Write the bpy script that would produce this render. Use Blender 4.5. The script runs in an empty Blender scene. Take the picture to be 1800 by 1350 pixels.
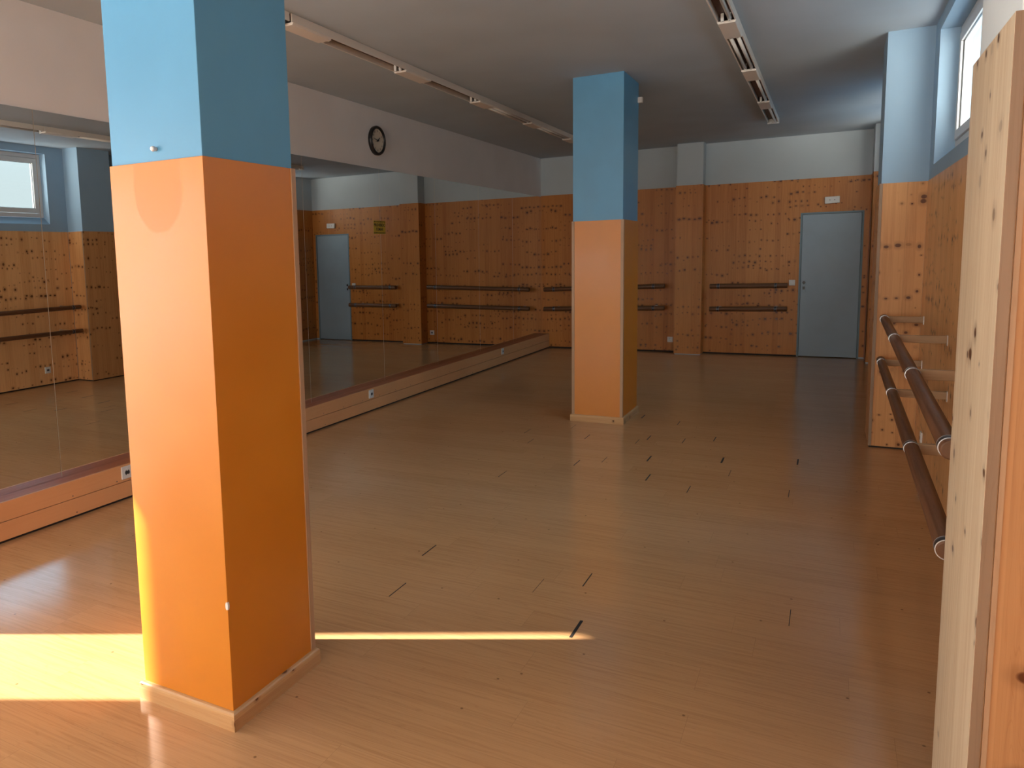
import bpy, bmesh, math, random
from mathutils import Vector, Matrix
random.seed(7)
S = bpy.context.scene
C = S.collection

# ------------------------------------------------------------------ camera
# room axes: x = away from the mirrored wall, y = towards the back wall, z = up (metres)
F_PX, PX, PY = 1324.64, 718.20, 606.98
YAW, PITCH, ROLL = 0.50965, -0.11599, -0.02592
CAM = Vector((4.2046, 0.0, 1.5652))
fw = Vector((-math.sin(YAW)*math.cos(PITCH), math.cos(YAW)*math.cos(PITCH), math.sin(PITCH)))
rt0 = Vector((math.cos(YAW), math.sin(YAW), 0)); up0 = rt0.cross(fw)
rt = rt0*math.cos(ROLL) + up0*math.sin(ROLL)
up = -rt0*math.sin(ROLL) + up0*math.cos(ROLL)
cd = bpy.data.cameras.new('camera'); cam = bpy.data.objects.new('camera', cd); C.objects.link(cam)
cam.matrix_world = Matrix(((rt.x, up.x, -fw.x, CAM.x), (rt.y, up.y, -fw.y, CAM.y), (rt.z, up.z, -fw.z, CAM.z), (0, 0, 0, 1)))
cd.sensor_width = 36; cd.lens = F_PX/1800*36
cd.shift_x = (900-PX)/1800; cd.shift_y = (PY-675)/1800
cd.clip_start = 0.05; cd.clip_end = 200
S.camera = cam

# ------------------------------------------------------------------ sky, sun, exposure
S.view_settings.view_transform = 'Standard'; S.view_settings.look = 'None'
S.view_settings.gamma = 1; S.view_settings.use_curve_mapping = False
S.view_settings.exposure = 0.0
SKY_LEFT, SKY_RIGHT, SUN_E = 9.0, 1.5, 27.0
W_ = bpy.data.worlds.new('sky'); S.world = W_; W_.use_nodes = True
nt = W_.node_tree; nt.nodes.clear()
tc = nt.nodes.new('ShaderNodeTexCoord'); sp = nt.nodes.new('ShaderNodeSeparateXYZ')
nt.links.new(tc.outputs['Generated'], sp.inputs[0])
mr = nt.nodes.new('ShaderNodeMapRange'); mr.inputs[1].default_value = -0.35; mr.inputs[2].default_value = 0.35
mr.interpolation_type = 'SMOOTHSTEP'
dt = nt.nodes.new('ShaderNodeVectorMath'); dt.operation = 'DOT_PRODUCT'; dt.inputs[1].default_value = (.75, .66, 0)
nt.links.new(tc.outputs['Generated'], dt.inputs[0]); nt.links.new(dt.outputs['Value'], mr.inputs[0])
mx = nt.nodes.new('ShaderNodeMix'); mx.data_type = 'RGBA'
nt.links.new(mr.outputs[0], mx.inputs[0])
mx.inputs[6].default_value = (1.0*SKY_LEFT, .93*SKY_LEFT, .82*SKY_LEFT, 1)      # sunny side, hazy and warm
mx.inputs[7].default_value = (.66*SKY_RIGHT, .80*SKY_RIGHT, .88*SKY_RIGHT, 1)   # shaded side, blue sky
# the shaded side: brighter towards the zenith and on the ground than at the horizon
mg = nt.nodes.new('ShaderNodeFloatCurve')
mz = nt.nodes.new('ShaderNodeMath'); mz.operation = 'MULTIPLY_ADD'; mz.inputs[1].default_value = .5; mz.inputs[2].default_value = .5
nt.links.new(sp.outputs[2], mz.inputs[0]); nt.links.new(mz.outputs[0], mg.inputs['Value'])
cv = mg.mapping.curves[0]       # x = (z+1)/2, y = radiance / 10
for i_, (a_, b_) in enumerate(((0, .09), (.38, .09), (.49, .10), (.56, .10), (.63, .18), (.75, .58), (1, .7))):
    if i_ in (0,): cv.points[0].location = (a_, b_)
    elif i_ == 1: cv.points[1].location = (1, .7)
    if 0 < i_ < 6: cv.points.new(a_, b_)
mg.mapping.update()
mg10 = nt.nodes.new('ShaderNodeMath'); mg10.operation = 'MULTIPLY'; mg10.inputs[1].default_value = 10.0
nt.links.new(mg.outputs[0], mg10.inputs[0]); mg = mg10
# blue overhead and on the shaded ground, paler at the horizon
hz = nt.nodes.new('ShaderNodeMath'); hz.operation = 'ABSOLUTE'; nt.links.new(sp.outputs[2], hz.inputs[0])
hm = nt.nodes.new('ShaderNodeMapRange'); hm.interpolation_type = 'SMOOTHSTEP'; hm.inputs[1].default_value = .08; hm.inputs[2].default_value = .35
nt.links.new(hz.outputs[0], hm.inputs[0])
hc = nt.nodes.new('ShaderNodeMix'); hc.data_type = 'RGBA'; nt.links.new(hm.outputs[0], hc.inputs[0])
hc.inputs[6].default_value = (.66*SKY_RIGHT, .77*SKY_RIGHT, .80*SKY_RIGHT, 1)
hc.inputs[7].default_value = (.42*SKY_RIGHT, .78*SKY_RIGHT, 1.08*SKY_RIGHT, 1)
vm = nt.nodes.new('ShaderNodeVectorMath'); vm.operation = 'SCALE'; nt.links.new(hc.outputs[2], vm.inputs[0])
nt.links.new(mg.outputs[0], vm.inputs['Scale']); nt.links.new(vm.outputs[0], mx.inputs[7])
# the sunny side: sunlit ground is brighter than the hazy sky
gl = nt.nodes.new('ShaderNodeMapRange'); gl.interpolation_type = 'SMOOTHSTEP'
for k_, v_ in ((1, -0.25), (2, 0.0), (3, 2.1), (4, 1.0)): gl.inputs[k_].default_value = v_
nt.links.new(sp.outputs[2], gl.inputs[0])
vl = nt.nodes.new('ShaderNodeVectorMath'); vl.operation = 'SCALE'; vl.inputs[0].default_value = mx.inputs[6].default_value[:3]
nt.links.new(gl.outputs[0], vl.inputs['Scale']); nt.links.new(vl.outputs[0], mx.inputs[6])
bg = nt.nodes.new('ShaderNodeBackground'); wo = nt.nodes.new('ShaderNodeOutputWorld')
nt.links.new(mx.outputs[2], bg.inputs[0]); nt.links.new(bg.outputs[0], wo.inputs[0])

SUN_DIR = Vector((1.0, 0.495, -0.598)).normalized()
sl = bpy.data.lights.new('sun', 'SUN'); so = bpy.data.objects.new('sun', sl); C.objects.link(so)
sl.energy = SUN_E; sl.angle = math.radians(0.8); sl.color = (1.0, .94, .80)
so.rotation_euler = SUN_DIR.to_track_quat('-Z', 'Y').to_euler(); so.location = (-6, -3, 6)

def portal(name, loc, direction, sx, sy):
    l = bpy.data.lights.new(name, 'AREA'); o = bpy.data.objects.new(name, l); C.objects.link(o)
    l.shape = 'RECTANGLE'; l.size = sx; l.size_y = sy; l.cycles.is_portal = True
    o.location = loc; o.rotation_euler = Vector(direction).to_track_quat('-Z', 'Y').to_euler()
# direction +-x: after to_track_quat the light's local x lies along world y, its local y along z

# ------------------------------------------------------------------ dimensions
H = 3.123; W = 4.816; B = 12.139; Y0 = -6.5
PDX = 4.514                      # front of the two big pilasters
P = 2.025; PB = 2.5175           # top of the pine cladding: right wall, back wall
ML = 0.238; MT = 2.5034; LD = 0.132

# openings: left slot (sun), left glazing, right windows
SLOT = (0.69, 1.25, 0.02, 2.06)
GLZ = (-2.3, -1.6, 0.9, 2.55)
FRO = (-0.92, 0.30, 0.9, 2.45)      # unseen frosted pane, added for sheen and fill light
WIN1 = (2.75, 6.52, 2.12, 3.03); WIN2 = (8.50, 11.20, 2.12, 3.03)
portal('slot_portal', (-0.08, (SLOT[0]+SLOT[1])/2, 1.04), (1, 0, 0), SLOT[1]-SLOT[0], 2.06)
portal('glazing_portal', (-0.08, -1.95, 1.45), (1, 0, 0), .9, 2.2)
portal('front_portal', (2.3, Y0-.22, 1.6), (0, 1, 0), 4.2, 2.4)
portal('window_portal', (W+.30, (WIN1[0]+WIN1[1])/2, 2.6), (-1, 0, 0), WIN1[1]-WIN1[0], .95)
portal('window_portal', (W+.30, (WIN2[0]+WIN2[1])/2, 2.6), (-1, 0, 0), WIN2[1]-WIN2[0], .95)

# ------------------------------------------------------------------ materials
class N:
    def __init__(s, name):
        s.m = bpy.data.materials.new(name); s.m.use_nodes = True
        s.t = s.m.node_tree; s.t.nodes.clear()
        s.out = s.t.nodes.new('ShaderNodeOutputMaterial')
        s.b = s.t.nodes.new('ShaderNodeBsdfPrincipled'); s.t.links.new(s.b.outputs[0], s.out.inputs[0])
    def n(s, kind, **kw):
        o = s.t.nodes.new(kind)
        for k, v in kw.items(): setattr(o, k, v)
        return o
    def put(s, v, sock):
        if v is None: return
        if hasattr(v, 'is_linked') or isinstance(v, bpy.types.NodeSocket): s.t.links.new(v, sock)
        else: sock.default_value = v
    def math(s, op, a, b=None, c=None):
        o = s.n('ShaderNodeMath', operation=op)
        s.put(a, o.inputs[0]); s.put(b, o.inputs[1]); s.put(c, o.inputs[2])
        return o.outputs[0]
    def comb(s, x, y, z=0.0):
        o = s.n('ShaderNodeCombineXYZ'); s.put(x, o.inputs[0]); s.put(y, o.inputs[1]); s.put(z, o.inputs[2]); return o.outputs[0]
    def uv(s):
        o = s.n('ShaderNodeUVMap'); q = s.n('ShaderNodeSeparateXYZ'); s.t.links.new(o.outputs[0], q.inputs[0])
        return q.outputs[0], q.outputs[1]
    def noise(s, vec, scale=1., detail=2., rough=.5, dist=0., dims='3D'):
        o = s.n('ShaderNodeTexNoise', noise_dimensions=dims); s.put(vec, o.inputs['Vector'])
        o.inputs['Scale'].default_value = scale; o.inputs['Detail'].default_value = detail
        o.inputs['Roughness'].default_value = rough; o.inputs['Distortion'].default_value = dist
        return o.outputs[0]
    def white(s, vec):
        o = s.n('ShaderNodeTexWhiteNoise', noise_dimensions='3D'); s.put(vec, o.inputs['Vector'])
        return o.outputs[0], o.outputs[1]
    def ramp(s, f, lo, hi, a=0., b=1., smooth=True):
        o = s.n('ShaderNodeMapRange'); o.interpolation_type = 'SMOOTHSTEP' if smooth else 'LINEAR'
        s.put(f, o.inputs[0]); s.put(lo, o.inputs[1]); s.put(hi, o.inputs[2]); s.put(a, o.inputs[3]); s.put(b, o.inputs[4])
        return o.outputs[0]
    def mix(s, f, a, b, blend='MIX'):
        o = s.n('ShaderNodeMix', data_type='RGBA', blend_type=blend)
        s.put(f, o.inputs[0])
        for v, k in ((a, 6), (b, 7)):
            if isinstance(v, tuple): v = (*v[:3], 1)
            s.put(v, o.inputs[k])
        return o.outputs[2]
    def bump(s, h, strength=.2, dist=.01):
        o = s.n('ShaderNodeBump'); o.inputs['Strength'].default_value = strength; o.inputs['Distance'].default_value = dist
        s.put(h, o.inputs['Height']); s.t.links.new(o.outputs[0], s.b.inputs['Normal'])
    def fin(s, color=None, rough=None, spec=None, metal=None):
        if isinstance(color, tuple): color = (*color[:3], 1)
        s.put(color, s.b.inputs['Base Color']); s.put(rough, s.b.inputs['Roughness'])
        s.put(spec, s.b.inputs['Specular IOR Level']); s.put(metal, s.b.inputs['Metallic'])
        return s.m

def plain(name, col, rough=.5, spec=.5, metal=0., grain=0.0, scale=60):
    k = N(name)
    if grain:
        g = k.n('ShaderNodeNewGeometry'); nz = k.noise(g.outputs['Position'], scale, 3)
        k.bump(nz, grain, .004)
        nz2 = k.noise(g.outputs['Position'], 1.3, 3)
        c = k.mix(k.ramp(nz2, .35, .7), tuple(x*.96 for x in col), tuple(min(1, x*1.03) for x in col))
        return k.fin(c, rough, spec, metal)
    return k.fin(col, rough, spec, metal)

def pine(name, base, dark, knot=(.085, .020, .004), rough=.34, strip=.068, knots=1.0, seed=0., group=5, contrast=1.0):
    """varnished knotty pine board: grain along v, glued strips across u, knots that repeat over neighbouring strips"""
    k = N(name); u, v = k.uv()
    i = k.math('FLOOR', k.math('DIVIDE', u, strip))
    w1, _ = k.white(k.comb(i, 3.1+seed, 0.))
    # grain
    gv = k.comb(k.math('MULTIPLY', u, 55.), k.math('ADD', k.math('MULTIPLY', v, 1.6), k.math('MULTIPLY', w1, 7.)), seed)
    n1 = k.noise(gv, 1., 3, .55, .6)
    gv2 = k.comb(k.math('MULTIPLY', u, 16.), k.math('ADD', k.math('MULTIPLY', v, .9), k.math('MULTIPLY', w1, 31.)), seed+4)
    n2 = k.noise(gv2, 1., 2, .5, 1.2)
    rings = k.math('ABSOLUTE', k.math('SINE', k.math('MULTIPLY', n2, 42.)))
    f = k.math('ADD', k.math('MULTIPLY', k.ramp(n1, .3, .75), .55*contrast), k.math('MULTIPLY', k.ramp(rings, .0, .35, 1., 0.), .22*contrast))
    f = k.math('ADD', f, k.math('MULTIPLY', k.math('SUBTRACT', w1, .5), .65*contrast))
    f = k.ramp(f, 0., 1., 0., 1., False)
    col = k.mix(f, base, dark)
    # large soft patches
    big = k.noise(k.comb(u, v, seed+9), 1.1, 2)
    col = k.mix(k.ramp(big, .35, .75, 0., .35), col, tuple(x*.72 for x in base))
    mask = None
    for (cell, prob, r0, sd, grp) in ((.19, .40, .0120, 0., group), (.13, .26, .0075, 11., max(1, group-2)), (.31, .20, .0135, 23., max(1, group+2))):
        g = k.math('FLOOR', k.math('DIVIDE', k.math('ADD', i, sd), float(grp)))
        wg, _ = k.white(k.comb(g, 7.7+sd+seed, 1.))
        vv = k.math('ADD', v, k.math('MULTIPLY', wg, 3.))
        j = k.math('FLOOR', k.math('DIVIDE', vv, cell))
        wp, wc = k.white(k.comb(g, j, sd+seed))
        _, wl = k.white(k.comb(i, j, 5.+sd+seed))
        q = k.n('ShaderNodeSeparateXYZ'); k.t.links.new(wc, q.inputs[0])
        ql = k.n('ShaderNodeSeparateXYZ'); k.t.links.new(wl, ql.inputs[0])
        vc = k.math('MULTIPLY', k.math('ADD', k.math('ADD', j, .5), k.math('MULTIPLY', k.math('SUBTRACT', q.outputs[0], .5), .45)), cell)
        vc = k.math('ADD', vc, k.math('MULTIPLY', k.math('SUBTRACT', ql.outputs[0], .5), .022))
        uc = k.math('MULTIPLY', k.math('ADD', i, k.math('ADD', .5, k.math('MULTIPLY', k.math('SUBTRACT', q.outputs[1], .5), .5))), strip)
        uc = k.math('ADD', uc, k.math('MULTIPLY', k.math('SUBTRACT', ql.outputs[1], .5), .010))
        du = k.math('SUBTRACT', u, uc); dv = k.math('SUBTRACT', vv, vc)
        el = k.math('ADD', .62, k.math('MULTIPLY', q.outputs[2], .75))
        r = k.math('MULTIPLY', k.math('ADD', .45, k.math('MULTIPLY', ql.outputs[2], .8)), r0)
        d = k.math('SQRT', k.math('ADD', k.math('POWER', k.math('MULTIPLY', k.math('ABSOLUTE', du), el), 2.), k.math('POWER', k.math('ABSOLUTE', dv), 2.)))
        d = k.math('DIVIDE', d, r)
        m = k.ramp(d, .7, 1.45, 1., 0.)
        halo = k.ramp(d, 1.2, 3.2, .30, 0.)
        wk, _ = k.white(k.comb(i, j, 9.3+sd+seed))
        m = k.math('MULTIPLY', k.math('MAXIMUM', m, halo), k.math('LESS_THAN', wp, prob*knots*1.3))
        m = k.math('MULTIPLY', m, k.ramp(wk, .12, .5, 0., 1.))
        mask = m if mask is None else k.math('MAXIMUM', mask, m)
    col = k.mix(k.math('MULTIPLY', mask, .93), col, knot)
    # joint between strips
    fr = k.math('FRACT', k.math('DIVIDE', u, strip))
    e = k.math('MINIMUM', fr, k.math('SUBTRACT', 1., fr))
    wj, _ = k.white(k.comb(k.math('FLOOR', k.math('DIVIDE', k.math('ADD', u, strip*.5), strip)), 21.+seed, 0.))
    col = k.mix(k.math('MULTIPLY', k.ramp(e, .0, .03, 1., 0.), k.ramp(wj, .45, .9, 0., .45)), col, tuple(x*.42 for x in base))
    k.bump(n1, .06, .002)
    return k.fin(col, k.ramp(n1, .3, .8, rough, rough+.1), .3)

PINE = pine('pine_cladding', (.660, .330, .130), (.480, .205, .068))
PINE_LIT = pine('pine_right_wall_lit', (.840, .460, .200), (.640, .310, .110), seed=2.)  # same pine lightened: light missing on this wall is put into the colour
PINE_DIMMED = pine('pine_side_dimmed', (.560, .290, .130), (.400, .180, .070), seed=30., strip=.12, group=1, knots=1.3)  # wide board of the same pine, colour darkened to offset strong light
PINE_BACK = pine('pine_back_cladding', (.590, .225, .052), (.420, .130, .024), knots=1.2, seed=3., strip=.073)
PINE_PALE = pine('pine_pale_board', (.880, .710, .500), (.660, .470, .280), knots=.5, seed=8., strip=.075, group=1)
PINE_LEDGE = pine('pine_ledge', (.720, .360, .160), (.620, .270, .100), knots=.0, seed=5., strip=.3, contrast=.6)
PINE_LEDGE_TOP = pine('pine_ledge_top', (.440, .120, .035), (.300, .075, .022), knots=.0, seed=6., strip=.3, contrast=.6)
PINE_SKIRT = pine('pine_skirting', (.600, .360, .170), (.440, .220, .085), knots=.35, seed=12., strip=.04, group=1)
PINE_EDGE = pine('pine_raw_edge', (.300, .195, .125), (.200, .120, .070), knots=.0, seed=15., strip=.05)
PINE_STRIP = pine('pine_corner_strip', (.480, .300, .180), (.380, .220, .120), knots=.0, seed=16., strip=.05)
BAR_WOOD = pine('barre_dark_wood', (.185, .082, .038), (.085, .033, .014), knots=.0, seed=20., strip=.4, rough=.38, contrast=1.2)
ARM_WOOD = pine('bracket_wood', (.52, .34, .20), (.40, .24, .13), knots=.0, seed=22., strip=.3, rough=.4)

def floor_mat():
    k = N('laminate_floor'); x, y = k.uv()
    row = k.math('FLOOR', k.math('DIVIDE', k.math('SUBTRACT', y, 2.863-.1655*40), .1655))
    wr, _ = k.white(k.comb(row, 2., 0.))
    xs = k.math('ADD', x, k.math('MULTIPLY', wr, 1.2))
    pl = k.math('FLOOR', k.math('DIVIDE', xs, 1.2))
    wp, _ = k.white(k.comb(row, pl, 4.))
    off = k.math('MULTIPLY', wp, 17.)
    n1 = k.noise(k.comb(k.math('MULTIPLY', x, 2.2), k.math('MULTIPLY', y, 75.), off), 1., 4, .6, .8)
    n2 = k.noise(k.comb(k.math('MULTIPLY', x, 1.1), k.math('MULTIPLY', y, 14.), off), 1., 2, .5, 1.5)
    rings = k.math('ABSOLUTE', k.math('SINE', k.math('MULTIPLY', n2, 30.)))
    f = k.math('ADD', k.math('MULTIPLY', k.ramp(n1, .35, .75), .6), k.math('MULTIPLY', k.ramp(rings, 0., .3, 1., 0.), .25))
    f = k.math('ADD', f, k.math('MULTIPLY', k.math('SUBTRACT', wp, .5), .25))
    col = k.mix(k.ramp(f, 0., 1., 0., 1., False), (.580, .315, .145), (.430, .215, .090))
    sm = k.noise(k.comb(x, y, 3.), .8, 3)
    col = k.mix(k.ramp(sm, .4, .7, 0., .16), col, (.36, .24, .15))
    # small dark specks
    g = k.comb(x, y, 0.)
    vo = k.n('ShaderNodeTexVoronoi', voronoi_dimensions='2D'); k.t.links.new(g, vo.inputs['Vector']); vo.inputs['Scale'].default_value = 2.2
    col = k.mix(k.math('MULTIPLY', k.ramp(vo.outputs['Distance'], .006, .016, 1., 0.), .7), col, (.12, .06, .03))
    # long joints
    fr = k.math('FRACT', k.math('DIVIDE', k.math('SUBTRACT', y, 2.863-.1655*40), .1655))
    e = k.math('MINIMUM', fr, k.math('SUBTRACT', 1., fr))
    j1 = k.ramp(e, .0, .009, 1., 0.)
    fx = k.math('FRACT', k.math('DIVIDE', xs, 1.2)); ex = k.math('MINIMUM', fx, k.math('SUBTRACT', 1., fx))
    j2 = k.ramp(ex, .0, .0012, 1., 0.)
    col = k.mix(k.math('MULTIPLY', k.math('MAXIMUM', j1, j2), .32), col, (.16, .09, .045))
    k.bump(n1, .012, .0005)
    rg = k.math('ADD', k.ramp(n1, .3, .8, .125, .155), k.ramp(sm, .35, .7, 0., .03))
    return k.fin(col, rg, .5)
FLOOR = floor_mat()

def satin(name, col, rough=.38, spec=.5):
    k = N(name); g = k.n('ShaderNodeNewGeometry')
    n1 = k.noise(g.outputs['Position'], 130., 2); k.bump(n1, .05, .002)
    n2 = k.noise(g.outputs['Position'], 2.2, 4)
    c = k.mix(k.ramp(n2, .35, .7), tuple(x*.95 for x in col), tuple(min(1, x*1.05) for x in col))
    return k.fin(c, k.ramp(n2, .3, .7, rough-.03, rough+.05), spec)

BLUE = satin('sky_blue_paint', (.100, .330, .560), .42, .6)
def orange_mat(name, repair):
    k = N(name); g = k.n('ShaderNodeNewGeometry'); n2 = k.noise(g.outputs['Position'], 2.5, 4)
    col = k.mix(k.ramp(n2, .35, .7), (.600, .190, .003), (.640, .212, .004))
    rough = k.ramp(n2, .3, .7, .37, .44)
    if repair:   # pinkish tongue-shaped touched-up patch near the top of the face
        u, v = k.uv()
        du = k.math('DIVIDE', k.math('SUBTRACT', u, 2.300), .106)
        up_ = k.math('GREATER_THAN', v, 1.80)
        dv = k.math('DIVIDE', k.math('SUBTRACT', 1.80, v), .135)
        dv = k.math('MULTIPLY', dv, k.math('SUBTRACT', 1., up_))
        d = k.math('ADD', k.math('MULTIPLY', du, du), k.math('MULTIPLY', dv, dv))
        m = k.ramp(d, .90, 1.08, 1., 0.)
        col = k.mix(k.math('MULTIPLY', m, .32), col, (.78, .25, .13))
        rough = k.math('ADD', rough, k.math('MULTIPLY', m, .16))
    g2 = k.noise(g.outputs['Position'], 140., 2); k.bump(g2, .05, .002)
    return k.fin(col, rough, .8)
ORANGE = orange_mat('orange_paint', False)
ORANGE_FRONT = orange_mat('orange_paint_repaired', True)
PL_LEFT = plain('warm_white_plaster', (.76, .76, .78), .75, .3, grain=.10)
PL_BACK = plain('pale_grey_blue_plaster', (.52, .585, .63), .75, .3, grain=.10)
PL_RIGHT = plain('pale_blue_plaster', (.30, .44, .58), .7, .3, grain=.10)
PL_LIT = plain('pale_blue_plaster_lit', (.78, .86, .90), .7, .3, grain=.10)  # lightened copy of the pale blue plaster, strong light put into the colour
CEIL = plain('ceiling_paint', (.47, .545, .62), .85, .2, grain=.08)
WHITE = plain('white_plastic', (.72, .71, .69), .4)
CREAM = plain('cream_enamel', (.78, .72, .66), .4)
PVC = plain('window_pvc', (.66, .66, .66), .35)
DARK = plain('dark_gap', (.012, .008, .006), .8)
RED_IN = plain('batten_inside', (.085, .035, .025), .5)
BLACK = plain('black_plastic', (.010, .009, .009), .35)
STEEL = plain('steel_clamp', (.55, .55, .57), .28, .5, 1.)
DSTEEL = plain('dark_steel', (.10, .10, .11), .35, .5, .8)
GEDGE = plain('glass_edge', (.70, .62, .50), .3)
DIAL = plain('clock_dial', (.66, .60, .50), .5)
TUBE = plain('fluorescent_tube', (.78, .76, .72), .3)
YELLOW = plain('yellow_sticker', (.55, .40, .04), .5)
DOORP = satin('door_paint', (.29, .385, .47), .40)
DOORF = satin('door_frame_paint', (.16, .24, .28), .45)
GROUND = plain('outdoor_ground', (.45, .42, .38), .9)

def mirror_mat():
    k = N('mirror_glass'); g = k.n('ShaderNodeNewGeometry')
    return k.fin((.88, .89, .875), .0, .5, 1.)
MIRROR = mirror_mat()
def pane_mat():
    m = bpy.data.materials.new('window_glass'); m.use_nodes = True; t = m.node_tree; t.nodes.clear()
    o = t.nodes.new('ShaderNodeOutputMaterial'); a = t.nodes.new('ShaderNodeBsdfTransparent'); b = t.nodes.new('ShaderNodeBsdfGlossy')
    a.inputs[0].default_value = (.93, .95, .95, 1); b.inputs['Roughness'].default_value = .02
    x = t.nodes.new('ShaderNodeMixShader'); x.inputs[0].default_value = .06
    t.links.new(a.outputs[0], x.inputs[1]); t.links.new(b.outputs[0], x.inputs[2]); t.links.new(x.outputs[0], o.inputs[0])
    return m
PANE = pane_mat()
def frost_mat():
    m = bpy.data.materials.new('frosted_glass'); m.use_nodes = True; t = m.node_tree; t.nodes.clear()
    o = t.nodes.new('ShaderNodeOutputMaterial'); a = t.nodes.new('ShaderNodeBsdfTranslucent'); a.inputs[0].default_value = (.62, .63, .66, 1)
    t.links.new(a.outputs[0], o.inputs[0]); return m
FROST = frost_mat()

# ------------------------------------------------------------------ mesh helpers
class MB:
    """collects shapes into one bmesh; every face gets uv in metres with the grain along v"""
    def __init__(s, mats, origin=(0, 0, 0), grain='z'):
        s.bm = bmesh.new(); s.uv = s.bm.loops.layers.uv.new('UVMap')
        s.mats = mats if isinstance(mats, list) else [mats]; s.o = Vector(origin); s.grain = grain
    def face(s, pts, mi=0, grain=None, smooth=False):
        vs = [s.bm.verts.new(Vector(q)-s.o) for q in pts]
        f = s.bm.faces.new(vs); f.material_index = mi; f.smooth = smooth
        f.normal_update(); n = f.normal; g = grain or s.grain
        ax = max(range(3), key=lambda q: abs(n[q]))
        others = [q for q in range(3) if q != ax]
        gi = 'xyz'.index(g)
        if gi in others: vi = gi; ui = [q for q in others if q != gi][0]
        else: ui, vi = others
        for l, q in zip(f.loops, pts): l[s.uv].uv = (q[ui], q[vi])
        return f
    def box(s, x0, x1, y0, y1, z0, z1, mi=0, grain=None, skip='', m_faces=None):
        m_faces = m_faces or {}
        F = {'-x': [(x0, y1, z0), (x0, y0, z0), (x0, y0, z1), (x0, y1, z1)], '+x': [(x1, y0, z0), (x1, y1, z0), (x1, y1, z1), (x1, y0, z1)],
             '-y': [(x0, y0, z0), (x1, y0, z0), (x1, y0, z1), (x0, y0, z1)], '+y': [(x1, y1, z0), (x0, y1, z0), (x0, y1, z1), (x1, y1, z1)],
             '-z': [(x0, y1, z0), (x1, y1, z0), (x1, y0, z0), (x0, y0, z0)], '+z': [(x0, y0, z1), (x1, y0, z1), (x1, y1, z1), (x0, y1, z1)]}
        for k_, pts in F.items():
            if k_ in skip.split(): continue
            s.face(pts, m_faces.get(k_, mi), grain)
    def cyl(s, p0, p1, r, seg=20, mi=0, caps=True, r2=None, cap_mi=None):
        p0, p1 = Vector(p0), Vector(p1); d = (p1-p0); L = d.length; d.normalize()
        a = d.orthogonal().normalized(); b = d.cross(a); r2 = r if r2 is None else r2
        A = [p0+(a*math.cos(t)+b*math.sin(t))*r for t in [2*math.pi*i/seg for i in range(seg)]]
        Bq = [p1+(a*math.cos(t)+b*math.sin(t))*r2 for t in [2*math.pi*i/seg for i in range(seg)]]
        va = [s.bm.verts.new(q-s.o) for q in A]; vb = [s.bm.verts.new(q-s.o) for q in Bq]
        for i in range(seg):
            j = (i+1) % seg
            f = s.bm.faces.new((va[i], va[j], vb[j], vb[i])); f.smooth = True; f.material_index = mi
            uu = [2*math.pi*r*i/seg, 2*math.pi*r*(i+1)/seg]
            for l, q in zip(f.loops, [(uu[0], 0), (uu[1], 0), (uu[1], L), (uu[0], L)]): l[s.uv].uv = q
        if caps:
            for vs, rev in ((va, True), (vb, False)):
                f = s.bm.faces.new(list(reversed(vs)) if rev else vs); f.material_index = mi if cap_mi is None else cap_mi
    def prism(s, pts, axis, a, b, mi=0, grain=None):
        """polygon pts (2d) extruded along axis from a to b"""
        def P3(q, t):
            if axis == 'x': return (t, q[0], q[1])
            if axis == 'y': return (q[0], t, q[1])
            return (q[0], q[1], t)
        n = len(pts)
        s.face([P3(q, a) for q in pts], mi, grain); s.face([P3(q, b) for q in reversed(pts)], mi, grain)
        for i in range(n):
            j = (i+1) % n
            s.face([P3(pts[j], a), P3(pts[i], a), P3(pts[i], b), P3(pts[j], b)], mi, grain)
    def build(s, name, parent=None, bevel=0., loc=None):
        bmesh.ops.remove_doubles(s.bm, verts=s.bm.verts, dist=1e-5)
        bmesh.ops.recalc_face_normals(s.bm, faces=s.bm.faces)
        me = bpy.data.meshes.new(name); s.bm.to_mesh(me); s.bm.free()
        for m in s.mats: me.materials.append(m)
        o = bpy.data.objects.new(name, me); C.objects.link(o)
        if parent is not None: o.parent = parent
        elif loc is not None: o.location = loc
        else: o.location = s.o
        if bevel:
            md = o.modifiers.new('bevel', 'BEVEL'); md.width = bevel; md.segments = 2; md.limit_method = 'ANGLE'; md.harden_normals = False
        return o

def tag(o, label, cat, group=None):
    o['label'] = label; o['category'] = cat
    if group: o['group'] = group
    return o
def thing(name, loc, label, cat, group=None):
    o = bpy.data.objects.new(name, None); o.empty_display_size = .1; C.objects.link(o); o.location = loc
    return tag(o, label, cat, group)
def struct(o):
    o['kind'] = 'structure'; return o
def copy_tree(o, parent=None):
    c = o.copy(); C.objects.link(c); c.parent = parent
    for ch in list(o.children): copy_tree(ch, c)
    return c

# ------------------------------------------------------------------ setting
GAPS = [  # (x, y0, width) : open end joints between floor boards
    (3.328, 2.866, .013), (2.377, 3.359, .006), (2.464, 2.866, .005), (3.236, 3.359, .005), (3.046, 3.197, .002),
    (2.595, 5.345, .007), (3.056, 5.676, .011), (3.149, 5.180, .009), (3.555, 5.842, .012), (3.443, 5.014, .005),
    (3.641, 5.511, .003), (4.050, 6.007, .010), (4.027, 5.180, .004), (2.759, 5.511, .004), (2.197, 4.849, .004),
    (4.108, 3.359, .003), (2.70, 7.166, .010), (3.05, 7.00, .006), (3.42, 6.50, .007), (2.92, 6.338, .008),
    (2.86, 6.173, .004), (3.20, 6.338, .006), (2.44, 6.173, .006), (2.05, 5.842, .004), (1.90, 6.173, .004), (2.22, 6.504, .003)]
f = MB([FLOOR, DARK])
f.face([(-.1, Y0-.2, 0), (W+.35, Y0-.2, 0), (W+.35, B+.2, 0), (-.1, B+.2, 0)])
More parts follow.
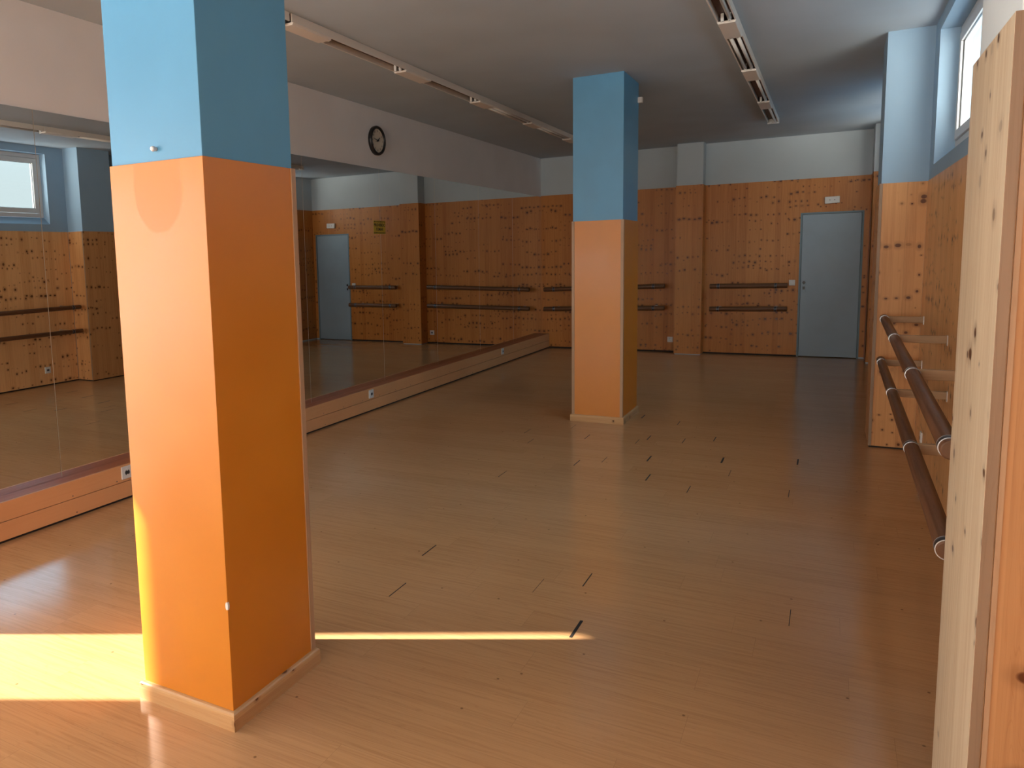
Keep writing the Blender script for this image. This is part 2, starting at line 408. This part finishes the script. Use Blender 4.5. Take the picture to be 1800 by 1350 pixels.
f.box(-.1, W+.35, Y0-.2, B+.2, -.12, -.002)
for gx, gy, gw in GAPS:
    f.box(gx-gw/2, gx+gw/2, gy, gy+.162, .0, .0006, 1)
struct(f.build('floor'))
c = MB(CEIL); c.box(-.3, W+.35, Y0-.2, B+.2, H, H+.2); struct(c.build('ceiling'))

# wall_left: plaster above and behind the mirrors, two openings behind the viewer's left
T = .06; XL = -.006
w = MB(PL_LEFT)
def lw(y0, y1, z0, z1): w.box(XL-T, XL, y0, y1, z0, z1)
lw(SLOT[1], B+.1, 0, H)
lw(SLOT[0], SLOT[1], SLOT[3], H)
lw(GLZ[1], FRO[0], 0, H); lw(FRO[1], SLOT[0], 0, H); lw(FRO[0], FRO[1], 0, FRO[2]); lw(FRO[0], FRO[1], FRO[3], H)
lw(GLZ[0], GLZ[1], 0, GLZ[2]); lw(GLZ[0], GLZ[1], GLZ[3], H)
lw(Y0, GLZ[0], 0, H)
r = .10
for yy, sgn in ((SLOT[0], 1), (SLOT[1], -1)):     # rounded head of the slot
    pts = [(yy, SLOT[3])]
    pts += [(yy+sgn*r*(1-math.cos(t)), SLOT[3]-r+r*math.sin(t)) for t in [math.pi/2*i/8 for i in range(8, -1, -1)]]
    w.prism(pts, 'x', XL-T, XL)
struct(w.build('wall_left'))
g = MB(PVC)
g.box(-.05, -.01, GLZ[0], GLZ[0]+.06, GLZ[2], GLZ[3]); g.box(-.05, -.01, GLZ[1]-.06, GLZ[1], GLZ[2], GLZ[3])
g.box(-.05, -.01, GLZ[0], GLZ[1], GLZ[2], GLZ[2]+.06); g.box(-.05, -.01, GLZ[0], GLZ[1], GLZ[3]-.06, GLZ[3])
struct(g.build('window_3'))
g = MB(FROST); g.box(-.035, -.03, FRO[0], FRO[1], FRO[2], FRO[3]); struct(g.build('added_window_5'))  # unseen pane, added to spread sunlight indoors
w = MB(PL_LEFT); w.box(-.1, .2, Y0-.2, Y0, 0, H); w.box(4.4, W+.35, Y0-.2, Y0, 0, H); w.box(.2, 4.4, Y0-.2, Y0, 0, .4); w.box(.2, 4.4, Y0-.2, Y0, 2.8, H)
struct(w.build('wall_front'))
g = MB(PVC)
for x_ in (.2, 1.58, 2.96, 4.34): g.box(x_, x_+.06, Y0-.12, Y0-.06, .4, 2.8)
g.box(.2, 4.4, Y0-.12, Y0-.06, .4, .46); g.box(.2, 4.4, Y0-.12, Y0-.06, 2.74, 2.8)
struct(g.build('added_window_4'))  # unseen glazing, added to send daylight deep into the room

# wall_back with a door opening
DX0, DX1, DZ = 3.838, 4.586, 2.035
w = MB(PL_BACK)
w.box(-.1, DX0, B+.012, B+.2, 0, H); w.box(DX1, W+.35, B+.012, B+.2, 0, H); w.box(DX0, DX1, B+.012, B+.2, DZ, H)
w.box(DX0, DX1, B+.10, B+.2, 0, DZ)
struct(w.build('wall_back'))

# wall_right with two long high windows
w = MB(PL_RIGHT); X1 = W+.004
def rw(y0, y1, z0, z1, x1=W+.30): w.box(X1, x1, y0, y1, z0, z1)
rw(Y0, B+.2, 0, WIN1[2]); rw(Y0, B+.2, WIN1[3], H)
rw(Y0, WIN1[0], WIN1[2], WIN1[3]); rw(WIN1[1], WIN2[0], WIN1[2], WIN1[3]); rw(WIN2[1], B+.2, WIN1[2], WIN1[3])
for q in (WIN1, WIN2):    # sloping sill
    w.prism([(X1, 2.12), (W+.12, 2.12), (W+.12, 2.21)], 'y', q[0], q[1])
struct(w.build('wall_right'))

def window(name, q, sashes):
    root = bpy.data.objects.new(name, None); C.objects.link(root); root.location = (W+.12, q[0], q[2]); struct(root)
    o = (W+.12, q[0], q[2]); z0, z1 = 2.21, 3.03; xa, xb = W+.12, W+.18
    fr = MB(PVC, o); t = .055
    fr.box(xa, xb, q[0], q[1], z0, z0+t); fr.box(xa, xb, q[0], q[1], z1-t, z1)
    L = (q[1]-q[0])/sashes
    for i in range(sashes+1):
        yc = q[0]+L*i; ya = max(q[0], yc-t/2); yb = min(q[1], yc+t/2)
        if i == 0: yb = q[0]+t
        if i == sashes: ya = q[1]-t
        fr.box(xa, xb, ya, yb, z0+t, z1-t)
    fr.build('window_frame', root, bevel=.004)
    for i in range(sashes):
        ya, yb = q[0]+L*i+(t if i == 0 else t/2)+.004, q[0]+L*(i+1)-(t if i == sashes-1 else t/2)-.004
        sb = MB(PVC, o); s_ = .06; xs0, xs1 = xa-.012, xa+.045; za, zb = z0+t+.004, z1-t-.004
        sb.box(xs0, xs1, ya, yb, za, za+s_); sb.box(xs0, xs1, ya, yb, zb-s_, zb)
        sb.box(xs0, xs1, ya, ya+s_, za+s_, zb-s_); sb.box(xs0, xs1, yb-s_, yb, za+s_, zb-s_)
        so_ = sb.build('sash', root, bevel=.004)
        gk = MB(BLACK, o); k_ = .004
        for (a_, b_, c_, d_) in ((ya+s_, yb-s_, za+s_, za+s_+k_), (ya+s_, yb-s_, zb-s_-k_, zb-s_), (ya+s_, ya+s_+k_, za+s_, zb-s_), (yb-s_-k_, yb-s_, za+s_, zb-s_)):
            gk.box(xa+.002, xa+.010, a_, b_, c_, d_)
        gk.build('gasket', so_)
        pn = MB(PANE, o); pn.box(xa+.015, xa+.019, ya+s_, yb-s_, za+s_, zb-s_); pn.build('pane', so_)
        hd = MB(WHITE, o); hy = ya+.03; zc = 2.50
        hd.box(xs0-.012, xs0, hy-.015, hy+.015, zc-.035, zc+.035); hd.box(xs0-.035, xs0-.012, hy-.009, hy+.009, zc-.010, zc+.010)
        hd.box(xs0-.045, xs0-.030, hy-.010, hy+.010, zc-.115, zc+.012); hd.build('handle', so_, bevel=.003)
    return root
window('window_1', WIN1, 3); window('window_2', WIN2, 2)

# ceiling-high corner box beside the door, and dark strips painting the shade in the gap under the cladding
w = MB([PL_BACK, DARK])
w.box(4.668, X1, 11.662, B+.012, 0, H)
struct(w.build('trim_1'))
bs = MB(DARK); bs.box(0.0, DX0-.012, B+.002, B+.012, 0, .022); struct(bs.build('shade_strip_back'))
bs = MB(DARK); bs.box(X1-.003, X1, Y0, B-.5, 0, .016); struct(bs.build('shade_strip_right'))

# ------------------------------------------------------------------ pine cladding on walls and pilasters
p = MB([PINE_BACK]); Z0 = .022
p.box(0.0, 2.1736, B, B+.012, Z0, PB); p.box(2.5585, DX0-.012, B, B+.012, Z0, PB)
p.box(DX0-.012, 4.66, B, B+.012, DZ+.012, PB); p.box(DX1+.012, 4.66, B, B+.012, Z0, DZ+.012)
tag(p.build('wall_cladding'), 'dark knotty pine boarding covering the lower back wall around the door', 'wall panelling')
p = MB([PINE_BACK], grain='z')
p.box(4.66, 4.668, 11.654, B+.0, Z0, PB); p.box(4.66, W, 11.654, 11.662, Z0, PB)
tag(p.build('corner_cladding'), 'narrow pine boarded box in the far right corner, right of the door', 'wall panelling')
p = MB([PINE_LIT])
for (ya, yb) in ((2.50, 6.772), (7.305, 11.654)): p.box(W, X1, ya, yb, .016, P)
p.box(W, X1, Y0, 1.98, .016, P)
tag(p.build('wall_cladding'), 'orange knotty pine boarding along the right wall under the windows, behind the barres', 'wall panelling')

# pilaster on the back wall
t = thing('pilaster', (2.366, B-.12, 0), 'narrow pilaster on the back wall between the two pairs of barres', 'pilaster')
o = (2.366, B-.12, 0)
m = MB(PL_BACK, o); m.box(2.184, 2.549, B-.236, B+.012, 0, H); m.build('plaster_core', t)
m = MB(PINE_BACK, o); m.box(2.1736, 2.5585, B-.2442, B-.236, .012, PB)
m.box(2.1736, 2.184, B-.236, B+.0, .012, PB); m.box(2.549, 2.5585, B-.236, B+.0, .012, PB); m.build('cladding', t)

def pilaster(y0, y1, label):
    yc = (y0+y1)/2; o = (PDX+.15, yc, 0)
    t = thing('pilaster', o, label, 'pilaster')
    m = MB(PL_LIT if y0 < 3 else PL_RIGHT, o); m.box(PDX+.012, X1, y0+.012, y1-.012, 0, H); m.build('plaster_core', t)
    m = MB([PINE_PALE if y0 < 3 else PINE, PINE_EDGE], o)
    m.box(PDX, PDX+.022, y0, y1, .012, P, m_faces={'-y': 1, '+y': 1}); m.build('front_board', t, bevel=.001)
    m = MB(PINE_DIMMED if y0 < 3 else PINE, o); m.box(PDX+.022, W, y0+.006, y0+.02, .012, P); b_ = m.build('side_board', t)
    m = MB(PINE, o); m.box(PDX+.022, W, y1-.02, y1-.006, .012, P); m.build('side_board', t)
    if y0 < 3:
        m = MB(PINE_STRIP, o); m.box(PDX+.024, PDX+.034, y0+.001, y0+.006, .012, P); m.build('edge_bead', t)
    m = MB(DARK, o); m.box(PDX+.006, W, y0+.008, y1-.008, 0, .014); m.build('base_shade', t)  # dark strip painting the shade under the boards
    return t
pilaster(1.977, 2.50, 'pale pine clad pilaster closest to the viewer, along the right edge of the photo')
pilaster(6.772, 7.305, 'pine clad pilaster with pale blue top where the right barres end, beyond the high window')

# ------------------------------------------------------------------ free-standing columns
def ring(mb, x0, x1, y0, y1, prof, mi=0):
    cor = [(x0, y0, -1, -1), (x1, y0, 1, -1), (x1, y1, 1, 1), (x0, y1, -1, 1)]
    for i in range(4):
        a, b = cor[i], cor[(i+1) % 4]
        for k_ in range(len(prof)-1):
            (o0, z0), (o1, z1) = prof[k_], prof[k_+1]
            mb.face([(a[0]+a[2]*o0, a[1]+a[3]*o0, z0), (b[0]+b[2]*o0, b[1]+b[3]*o0, z0),
                     (b[0]+b[2]*o1, b[1]+b[3]*o1, z1), (a[0]+a[2]*o1, a[1]+a[3]*o1, z1)], mi, 'y' if i % 2 else 'x')
def column(x0, x1, y0, y1, zh, strips, label, front):
    o = ((x0+x1)/2, (y0+y1)/2, 0); d = .006
    t = thing('column', o, label, 'column')
    m = MB(BLUE, o); m.box(x0+d, x1-d, y0+d, y1-d, 0, H); m.build('shaft', t, bevel=.002)
    m = MB([ORANGE, front], o); m.box(x0, x1, y0, y1, .004, zh, m_faces={'-y': 1}); m.build('orange_panelling', t, bevel=.0015)
    prof = [(0, 0), (.016, 0), (.016, .052), (.0145, .058), (.010, .0625), (.004, .064), (0, .064)]
    m = MB(PINE_SKIRT, o); ring(m, x0, x1, y0, y1, prof); m.build('skirting', t)
    for (cx_, cy_) in strips:
        m = MB(PINE_STRIP, o); e = .004; wd = .022
        xa = x0-e if cx_ == 0 else x1-wd; xb = x0+wd if cx_ == 0 else x1+e
        ya = y0-e if cy_ == 0 else y1-wd; yb = y0+wd if cy_ == 0 else y1+e
        m.box(xa, xb, ya, yb, .064, zh); m.build('corner_strip', t, bevel=.002)
    return t
c1 = column(2.081, 2.5017, 1.774, 2.232, 1.894, [(1, 1), (0, 1)],
            'large square column in the left foreground, sky blue above and orange below, sunlit at its foot', ORANGE_FRONT)
c2 = column(2.1335, 2.5985, 6.831, 7.422, 1.852, [(0, 0), (1, 0)],
            'more distant square column in the middle of the room, blue above and orange below', ORANGE)
o = (2.298, 1.774, 1.932)
m = MB(WHITE, o); m.cyl((2.298, 1.780, 1.932), (2.298, 1.768, 1.932), .0065, 12); m.cyl((2.298, 1.768, 1.932), (2.298, 1.760, 1.932), .0095, 12, r2=.006)
tag(m.build('wall_peg'), 'tiny white peg stuck on the blue part of the foreground column', 'peg')
o = (2.5017, 1.774, .434)
m = MB(WHITE, o); m.prism([(2.4925+.012*math.cos(a)*.5+.006, .434+.014*math.sin(a)) for a in [2*math.pi*i/12 for i in range(12)]], 'y', 1.7725, 1.774)
m.prism([(1.777+.005*math.cos(a), .434+.014*math.sin(a)) for a in [2*math.pi*i/12 for i in range(12)]], 'x', 2.5017, 2.503)
tag(m.build('sticker'), 'small whitish sticker on the low front corner edge of the foreground orange column', 'sticker')
o = (2.62, 7.40, 2.965)
m = MB(CREAM, o); m.box(2.5925, 2.632, 7.375, 7.415, 2.94, 2.992)
tag(m.build('detector', bevel=.004), 'small cream detector high up at the rear edge of the more distant column', 'detector')

# ------------------------------------------------------------------ mirrors and the ledge below them
seams = [1.66, 2.979, 4.300, 5.625, 6.973, 8.262, 9.567, 10.8275, B]
ml = ['mirror panel at the left edge of the photo, reflecting the high window',
      'mirror panel second from the left edge, left of and behind the foreground column',
      'mirror panel hidden almost wholly behind the foreground orange column',
      'mirror panel directly right of the foreground column, reflecting the blue door',
      'mirror panel below and right of the clock, reflecting the back pilaster',
      'mirror panel third from the back corner, reflecting a barre',
      'mirror panel second from the back corner, next to the last one',
      'mirror panel touching the back corner, farthest from the viewer']
for i in range(8):
    y0, y1 = seams[i]+.0020, seams[i+1]-(.0020 if i < 7 else 0)
    m = MB([MIRROR, GEDGE], (0, (y0+y1)/2, ML))
    m.box(-.0055, 0, y0, y1, ML+.001, MT, 1, m_faces={'+x': 0})
    tag(m.build('wall_mirror'), ml[i], 'mirror', 'frameless mirror panels along the left wall')
t = thing('mirror_ledge', (LD/2, 7, 0), 'long low pine ledge under the mirrors, orange board front with one groove', 'ledge')
o = (LD/2, 7, 0); ya, yb = 1.3, B
m = MB(PINE_LEDGE_TOP, o, 'y'); m.box(-.006, LD-.016, ya, yb, ML-.020, ML-.0005); m.build('top_board', t)
m = MB([PINE_LEDGE], o, 'y'); m.box(LD-.016, LD, ya, yb, .126, ML); m.build('front_board', t, bevel=.0015)
m = MB([PINE_LEDGE], o, 'y'); m.box(LD-.016, LD, ya, yb, .016, .1225); m.build('front_board', t, bevel=.0015)
m = MB(DARK, o, 'y'); m.box(-.006, LD-.014, ya, yb, 0, .20); m.build('backing', t)
for i, y in enumerate([2.95+.335*j for j in range(27)]):
    if y > 11.8: break
    for z in ((.142,) if i % 2 else (.143, .033)):
        m = MB(DSTEEL, o); m.cyl((LD-.001, y+(.02 if z < .1 else 0), z), (LD+.0012, y+(.02 if z < .1 else 0), z), .0042, 8); m.build('screw', t)

# warning sticker on the mirror
o = (0.0005, 6.955, 1.89)
t = thing('warning_sticker', o, 'small yellow sticker with black lettering stuck across a mirror joint', 'sticker')
y0, y1, z0, z1 = 6.835, 7.075, 1.822, 1.962
m = MB(YELLOW, o); m.box(.0002, .0012, y0, y1, z0, z1); m.build('backing', t)
for z in (z0+.006, z1-.018):
    m = MB(BLACK, o)
    for i in range(8):
        yy = y0+.006+.0295*i; m.face([(.0016, yy, z), (.0016, yy+.018, z), (.0016, yy+.026, z+.012), (.0016, yy+.008, z+.012)])
    m.build('hazard_stripe', t)
def text_mesh(body, size, name, mat, parent, mtx):
    cu = bpy.data.curves.new(name, 'FONT'); cu.body = body; cu.size = size; cu.align_x = 'CENTER'; cu.align_y = 'CENTER'; cu.extrude = size*.01; cu.offset = size*.02
    tmp = bpy.data.objects.new(name, cu); C.objects.link(tmp)
    dg = bpy.context.evaluated_depsgraph_get(); me = bpy.data.meshes.new_from_object(tmp.evaluated_get(dg))
    C.objects.unlink(tmp); bpy.data.objects.remove(tmp)
    me.transform(mtx); me.materials.clear(); me.materials.append(mat)
    ob = bpy.data.objects.new(name, me); C.objects.link(ob)
    if parent: ob.parent = parent
    return ob
MX = Matrix(((0, 0, 1, 0), (1, 0, 0, 0), (0, 1, 0, 0), (0, 0, 0, 1)))     # text seen from +x: right is +y, up is +z
text_mesh('PROHIBIDO', .044, 'lettering', BLACK, t, Matrix.Translation((.0012, 0, .024)) @ MX)
text_mesh('FUMAR', .044, 'lettering', BLACK, t, Matrix.Translation((.0012, 0, -.020)) @ MX)

# ------------------------------------------------------------------ clock
o = (0, 6.94, 2.79); cy_, cz_ = 6.94, 2.79
t = thing('wall_clock', o, 'round wall clock with black rim and cream dial above the mirrors', 'clock')
m = MB(BLACK, o); seg = 48; prof = [(.150, -.006), (.152, .018), (.146, .032), (.134, .036), (.124, .030), (.120, .016)]
for i in range(seg):
    a0, a1 = 2*math.pi*i/seg, 2*math.pi*(i+1)/seg
    for k_ in range(len(prof)-1):
        (r0, x0), (r1, x1) = prof[k_], prof[k_+1]
        m.face([(x0, cy_+r0*math.sin(a0), cz_+r0*math.cos(a0)), (x0, cy_+r0*math.sin(a1), cz_+r0*math.cos(a1)),
                (x1, cy_+r1*math.sin(a1), cz_+r1*math.cos(a1)), (x1, cy_+r1*math.sin(a0), cz_+r1*math.cos(a0))], 0, smooth=True)
m.build('rim', t)
m = MB(DIAL, o); m.cyl((0, cy_, cz_), (.017, cy_, cz_), .121, 48); m.build('dial', t)
m = MB(BLACK, o)
def hand(ang, L, wd, x, back=.02):
    a = math.radians(ang); d = Vector((0, math.sin(a), math.cos(a))); n_ = Vector((0, math.cos(a), -math.sin(a)))
    c_ = Vector((x, cy_, cz_)); hb = MB(BLACK, o)
    q = [c_-d*back-n_*wd, c_-d*back+n_*wd, c_+d*L+n_*wd*.5, c_+d*L-n_*wd*.5]
    hb.face(q); hb.face([v+Vector((.001, 0, 0)) for v in q]); return hb
hand(53, .060, .0070, .020).build('hour_hand', t)
hand(282, .088, .0050, .0225).build('minute_hand', t)
hand(253, .080, .0012, .025, .03).build('second_hand', t)
m = MB(BLACK, o); m.cyl((.017, cy_, cz_), (.027, cy_, cz_), .006, 12); m.build('hub', t)
numb = {i: i for i in range(1, 13)}
for i in range(1, 13):
    a = math.radians(30*i)
    text_mesh(str(i), .026, 'numeral', DSTEEL, t, Matrix.Translation((.0175, .098*math.sin(a), .098*math.cos(a))) @ MX)

# ------------------------------------------------------------------ door
o = (DX0, B, 0)
t = bpy.data.objects.new('door_1', None); C.objects.link(t); t.location = o; struct(t)
m = MB(DOORF, o); m.box(DX0-.012, DX0+.012, B-.004, B+.10, 0, DZ+.012); m.box(DX1-.012, DX1+.012, B-.004, B+.10, 0, DZ+.012); m.box(DX0+.012, DX1-.012, B-.004, B+.10, DZ-.012, DZ+.012)
m.build('door_frame', t)
lf = MB(DOORP, o); lf.box(DX0+.015, DX1-.015, B+.004, B+.044, .012, DZ-.016); leaf = lf.build('door_leaf', t, bevel=.002)
m = MB([DOORP], o); m.box(3.872, 3.916, B-.001, B+.004, .93, 1.10); es = m.build('escutcheon', leaf, bevel=.002)
m = MB(BLACK, o); kx = 3.894; m.cyl((kx, B-.0025, 1.066), (kx, B+.002, 1.066), .020, 16)
m.prism([(kx-.008, 1.056), (kx+.008, 1.056), (kx, 1.034)], 'y', B-.0025, B+.002); m.build('spindle_hole', leaf)
m = MB(BLACK, o); m.box(kx-.014, kx+.014, B-.0025, B+.002, .968, 1.010); m.build('keyhole', leaf)

# ------------------------------------------------------------------ switches, sockets, box
def plate(kind, pos, nrm, label, cat, sz=.084, group=None):
    """nrm: '+x', '-x' or '-y' ; wall fitting with raised plate"""
    R = {'+x': Matrix(((0, 0, 1), (1, 0, 0), (0, 1, 0))), '-x': Matrix(((0, 0, -1), (-1, 0, 0), (0, 1, 0))), '-y': Matrix(((1, 0, 0), (0, 0, -1), (0, 1, 0)))}[nrm].to_4x4()
    t = thing(kind, pos, label, cat, group); t.matrix_world = Matrix.Translation(pos) @ R
    h = sz/2
    m = MB(WHITE); m.box(-h, h, -h, h, -.002, .009); m.build('cover_plate', t, bevel=.003)
    if kind == 'wall_socket':
        m = MB(WHITE); m.cyl((0, 0, .009), (0, 0, .011), .027, 24); m.build('socket_rim', t)
        m = MB(DSTEEL); m.cyl((0, 0, .0105), (0, 0, .0115), .019, 24); m.build('socket_recess', t)
        m = MB(WHITE); m.box(-.006, .006, .012, .020, .011, .013); m.build('earth_clip', t)
        m = MB(WHITE); m.box(-.006, .006, -.020, -.012, .011, .013); m.build('earth_clip', t)
    elif kind == 'light_switch':
        m = MB(WHITE); m.box(-h+.012, h-.012, -h+.012, h-.012, .009, .013); m.build('rocker', t, bevel=.002)
    return t
plate('wall_socket', (LD, 3.365, .186), '+x', 'white socket on the ledge at the left edge of the foreground column', 'socket')
plate('wall_socket', (LD, 6.468, .184), '+x', 'white socket on the ledge, right of the foreground column', 'socket')
plate('wall_socket', (LD, 10.047, .190), '+x', 'white socket on the ledge near the back corner, dim', 'socket')
plate('wall_socket', (2.079, B, .196), '-y', 'white socket low on the back wall left of the pilaster', 'socket')
plate('wall_socket', (W, 6.31, .205), '-x', 'white socket low on the right wall seen between the barres', 'socket')
plate('light_switch', (3.744, B, 1.064), '-y', 'white light switch between the back barre and the door', 'switch', .080)
o = (4.208, B-.02, 2.206)
t = thing('junction_box', o, 'white rectangular box with two dark dots above the blue door', 'electrical box')
m = MB(WHITE, o); m.box(4.117, 4.299, B-.045, B, 2.160, 2.252); m.build('housing', t, bevel=.005).rotation_euler = (0, math.radians(-1.5), 0)
for dx in (-.028, .030):
    m = MB(DSTEEL, o); m.cyl((4.208+dx, B-.0475, 2.206), (4.208+dx, B-.044, 2.206), .006, 10); m.build('dot', t)

# ------------------------------------------------------------------ ballet barres
def barre(p0, p1, arms, wall, label, group, R_=.036):
    p0, p1 = Vector(p0), Vector(p1); d = (p1-p0).normalized()
    t = thing('ballet_barre', p0, label, 'barre', group); o = p0
    m = MB(BAR_WOOD, o); n_ = 24
    m.cyl(p0, p1, R_, n_); m.build('rail', t, bevel=.005)
    for a in arms:
        c_ = p0+(p1-p0)*a
        m = MB(DSTEEL, o); m.cyl(c_-d*.016, c_+d*.016, R_+.0022, 24); cl = m.build('clamp', t, bevel=.001)
        for sg_ in (-1, 1):
            m = MB(STEEL, o); m.cyl(c_+d*.016*sg_, c_+d*.0175*sg_, R_+.0024, 24); m.build('clamp_edge', cl)
        # wooden arm from the wall
        m = MB([ARM_WOOD], o, 'x' if wall == 'x' else 'y'); hz, wy = .022, .015
        if wall == 'x':
            m.box(c_.x+R_*.6, W, c_.y-wy, c_.y+wy, c_.z-hz, c_.z+hz)
        else:
            m.box(c_.x-wy, c_.x+wy, c_.y+R_*.6, B, c_.z-hz, c_.z+hz)
        ar = m.build('arm', t, bevel=.003)
        m = MB(STEEL, o)
        if wall == 'x': m.box(W-.003, W, c_.y-wy-.004, c_.y+wy+.004, c_.z-hz-.012, c_.z+hz+.003)
        else: m.box(c_.x-wy-.004, c_.x+wy+.004, B-.003, B, c_.z-hz-.012, c_.z+hz+.003)
        m.build('wall_plate', ar)
    return t
GR, GB = 'pair of barres on the right wall', 'barres on the back wall'
def ys(y0, y1, L): return [(q-y0)/(y1-y0) for q in L]
ry0, ry1 = 2.503, 6.70
barre((4.5175, ry0, .996), (4.577, ry1, 1.020), ys(ry0, ry1, [2.55, 3.90, 5.30, 6.58]), 'x', 'upper brown wooden barre on the right wall, coming towards the viewer', GR, .028)
barre((4.5215, ry0, .708), (4.569, ry1, .700), ys(ry0, ry1, [2.525, 3.77, 5.19, 6.55]), 'x', 'lower brown wooden barre on the right wall, coming towards the viewer', GR, .028)
yb_ = B-.25
barre((.126, yb_, .986), (2.030, yb_, 1.034), [.09, .915], 'y', 'upper barre on the back wall, partly hidden by the more distant column', GB)
barre((.126, yb_, .668), (2.030, yb_, .702), [.09, .915], 'y', 'lower barre on the back wall, partly hidden by the more distant column', GB)
barre((2.672, yb_, 1.028), (3.696, yb_, 1.036), [.115, .855], 'y', 'upper barre on the back wall between the pilaster and the light switch', GB)
barre((2.672, yb_, .694), (3.700, yb_, .704), [.115, .855], 'y', 'lower barre on the back wall between the pilaster and the door', GB)

# ------------------------------------------------------------------ fluorescent battens
def batten(name_label, x, y0, L, block, tubes, group, endcap=False):
    """one unit: inverted channel on the ceiling, raised gear cover at its near end, lamp holders, bare tubes"""
    hw, d = .060, .055; o = (x, y0, H); z1 = H-.001; z0 = H-d
    t = thing('fluorescent_batten', o, name_label, 'light fitting', group)
    m = MB([CREAM, RED_IN], o, 'y')
    m.box(x-hw, x-hw+.010, y0, y0+L, z0, z1); m.box(x+hw-.010, x+hw, y0, y0+L, z0, z1)
    m.box(x-hw+.010, x+hw-.010, y0, y0+L, z1-.012, z1, 1)
    m.build('channel', t, bevel=.002)
    m = MB(CREAM, o, 'y'); zc = z0-.014
    pr = [(x-hw-.002, z0+.004), (x-hw+.006, zc), (x+hw-.006, zc), (x+hw+.002, z0+.004)]
    m.prism(pr, 'y', y0+.01, y0+block); m.build('gear_cover', t, bevel=.003)
    for yy in (y0+block+.012, y0+L-.022):
        for sx in (-.022, .022):
            m = MB(WHITE, o); m.box(x+sx-.010, x+sx+.010, yy-.010, yy+.010, z0-.004, z1-.012)
            m.cyl((x+sx, yy, z0+.002), (x+sx, yy, z0-.010), .009, 12); m.build('lamp_holder', t, bevel=.001)
    for s_ in tubes:
        m = MB(TUBE, o); m.cyl((x+s_*.024, y0+block+.022, z0+.006), (x+s_*.024, y0+L-.030, z0+.006), .013, 14)
        tb = m.build('tube', t)
        m = MB(STEEL, o); m.cyl((x+s_*.024, y0+block+.020, z0+.006), (x+s_*.024, y0+block+.040, z0+.006), .0135, 14)
        m.cyl((x+s_*.024, y0+L-.048, z0+.006), (x+s_*.024, y0+L-.030, z0+.006), .0135, 14); m.build('end_cap', tb)
    if endcap:
        m = MB(WHITE, o); m.box(x-hw-.004, x+hw+.004, y0+L, y0+L+.03, z0-.012, z1); m.build('end_plate', t, bevel=.002)
    return t
GA, GBn = 'left row of ceiling battens', 'right row of ceiling battens'
XA, XB = 1.112, 3.553
spec = [(1.05, (), 'left-row ceiling batten, nearest end, reflected in the left edge mirror'),
        (2.52, (), 'left-row ceiling batten passing behind the foreground column'),
        (4.02, (), 'left-row ceiling batten without tubes, first one right of the foreground column'),
        (5.50, (), 'left-row ceiling batten without tubes, second one right of the foreground column'),
        (6.98, (-1, 1), 'left-row ceiling batten with tubes, third one right of the foreground column'),
        (8.46, (-1, 1), 'left-row ceiling batten meeting the edge of the more distant column'),
        (9.94, (1,), 'left-row ceiling batten, farthest, hidden behind the more distant column')]
for y, tb, lab in spec:
    t = batten(lab, XA, y, 1.478, (.45 if y != 4.02 else .44) if y < 6 else .36, tb, GA)
    if y == 2.52:      # cable terminals left open at the far end
        for i in range(5):
            m = MB(CREAM, (XA, y, H)); m.box(XA-.02, XA+.02, y+1.24+.045*i, y+1.27+.045*i, H-.078, H-.052); m.build('terminal', t)
specB = [(2.55, (), 'right-row ceiling batten above the viewer, out at the top of the photo'),
         (4.07, (1,), 'right-row ceiling batten cut by the top edge of the photo'),
         (5.59, (-1, 1), 'right-row ceiling batten with two tubes, second from the top edge'),
         (7.17, (1,), 'right-row ceiling batten with one tube, third from the top edge'),
         (8.78, (1,), 'right-row ceiling batten farthest from the viewer, with a white end plate')]
for i, (y, tb, lab) in enumerate(specB):
    L = (specB[i+1][0]-y if i < 4 else 1.55)-.002
    batten(lab, XB, y, L, .43, tb, GBn, endcap=(i == 4))
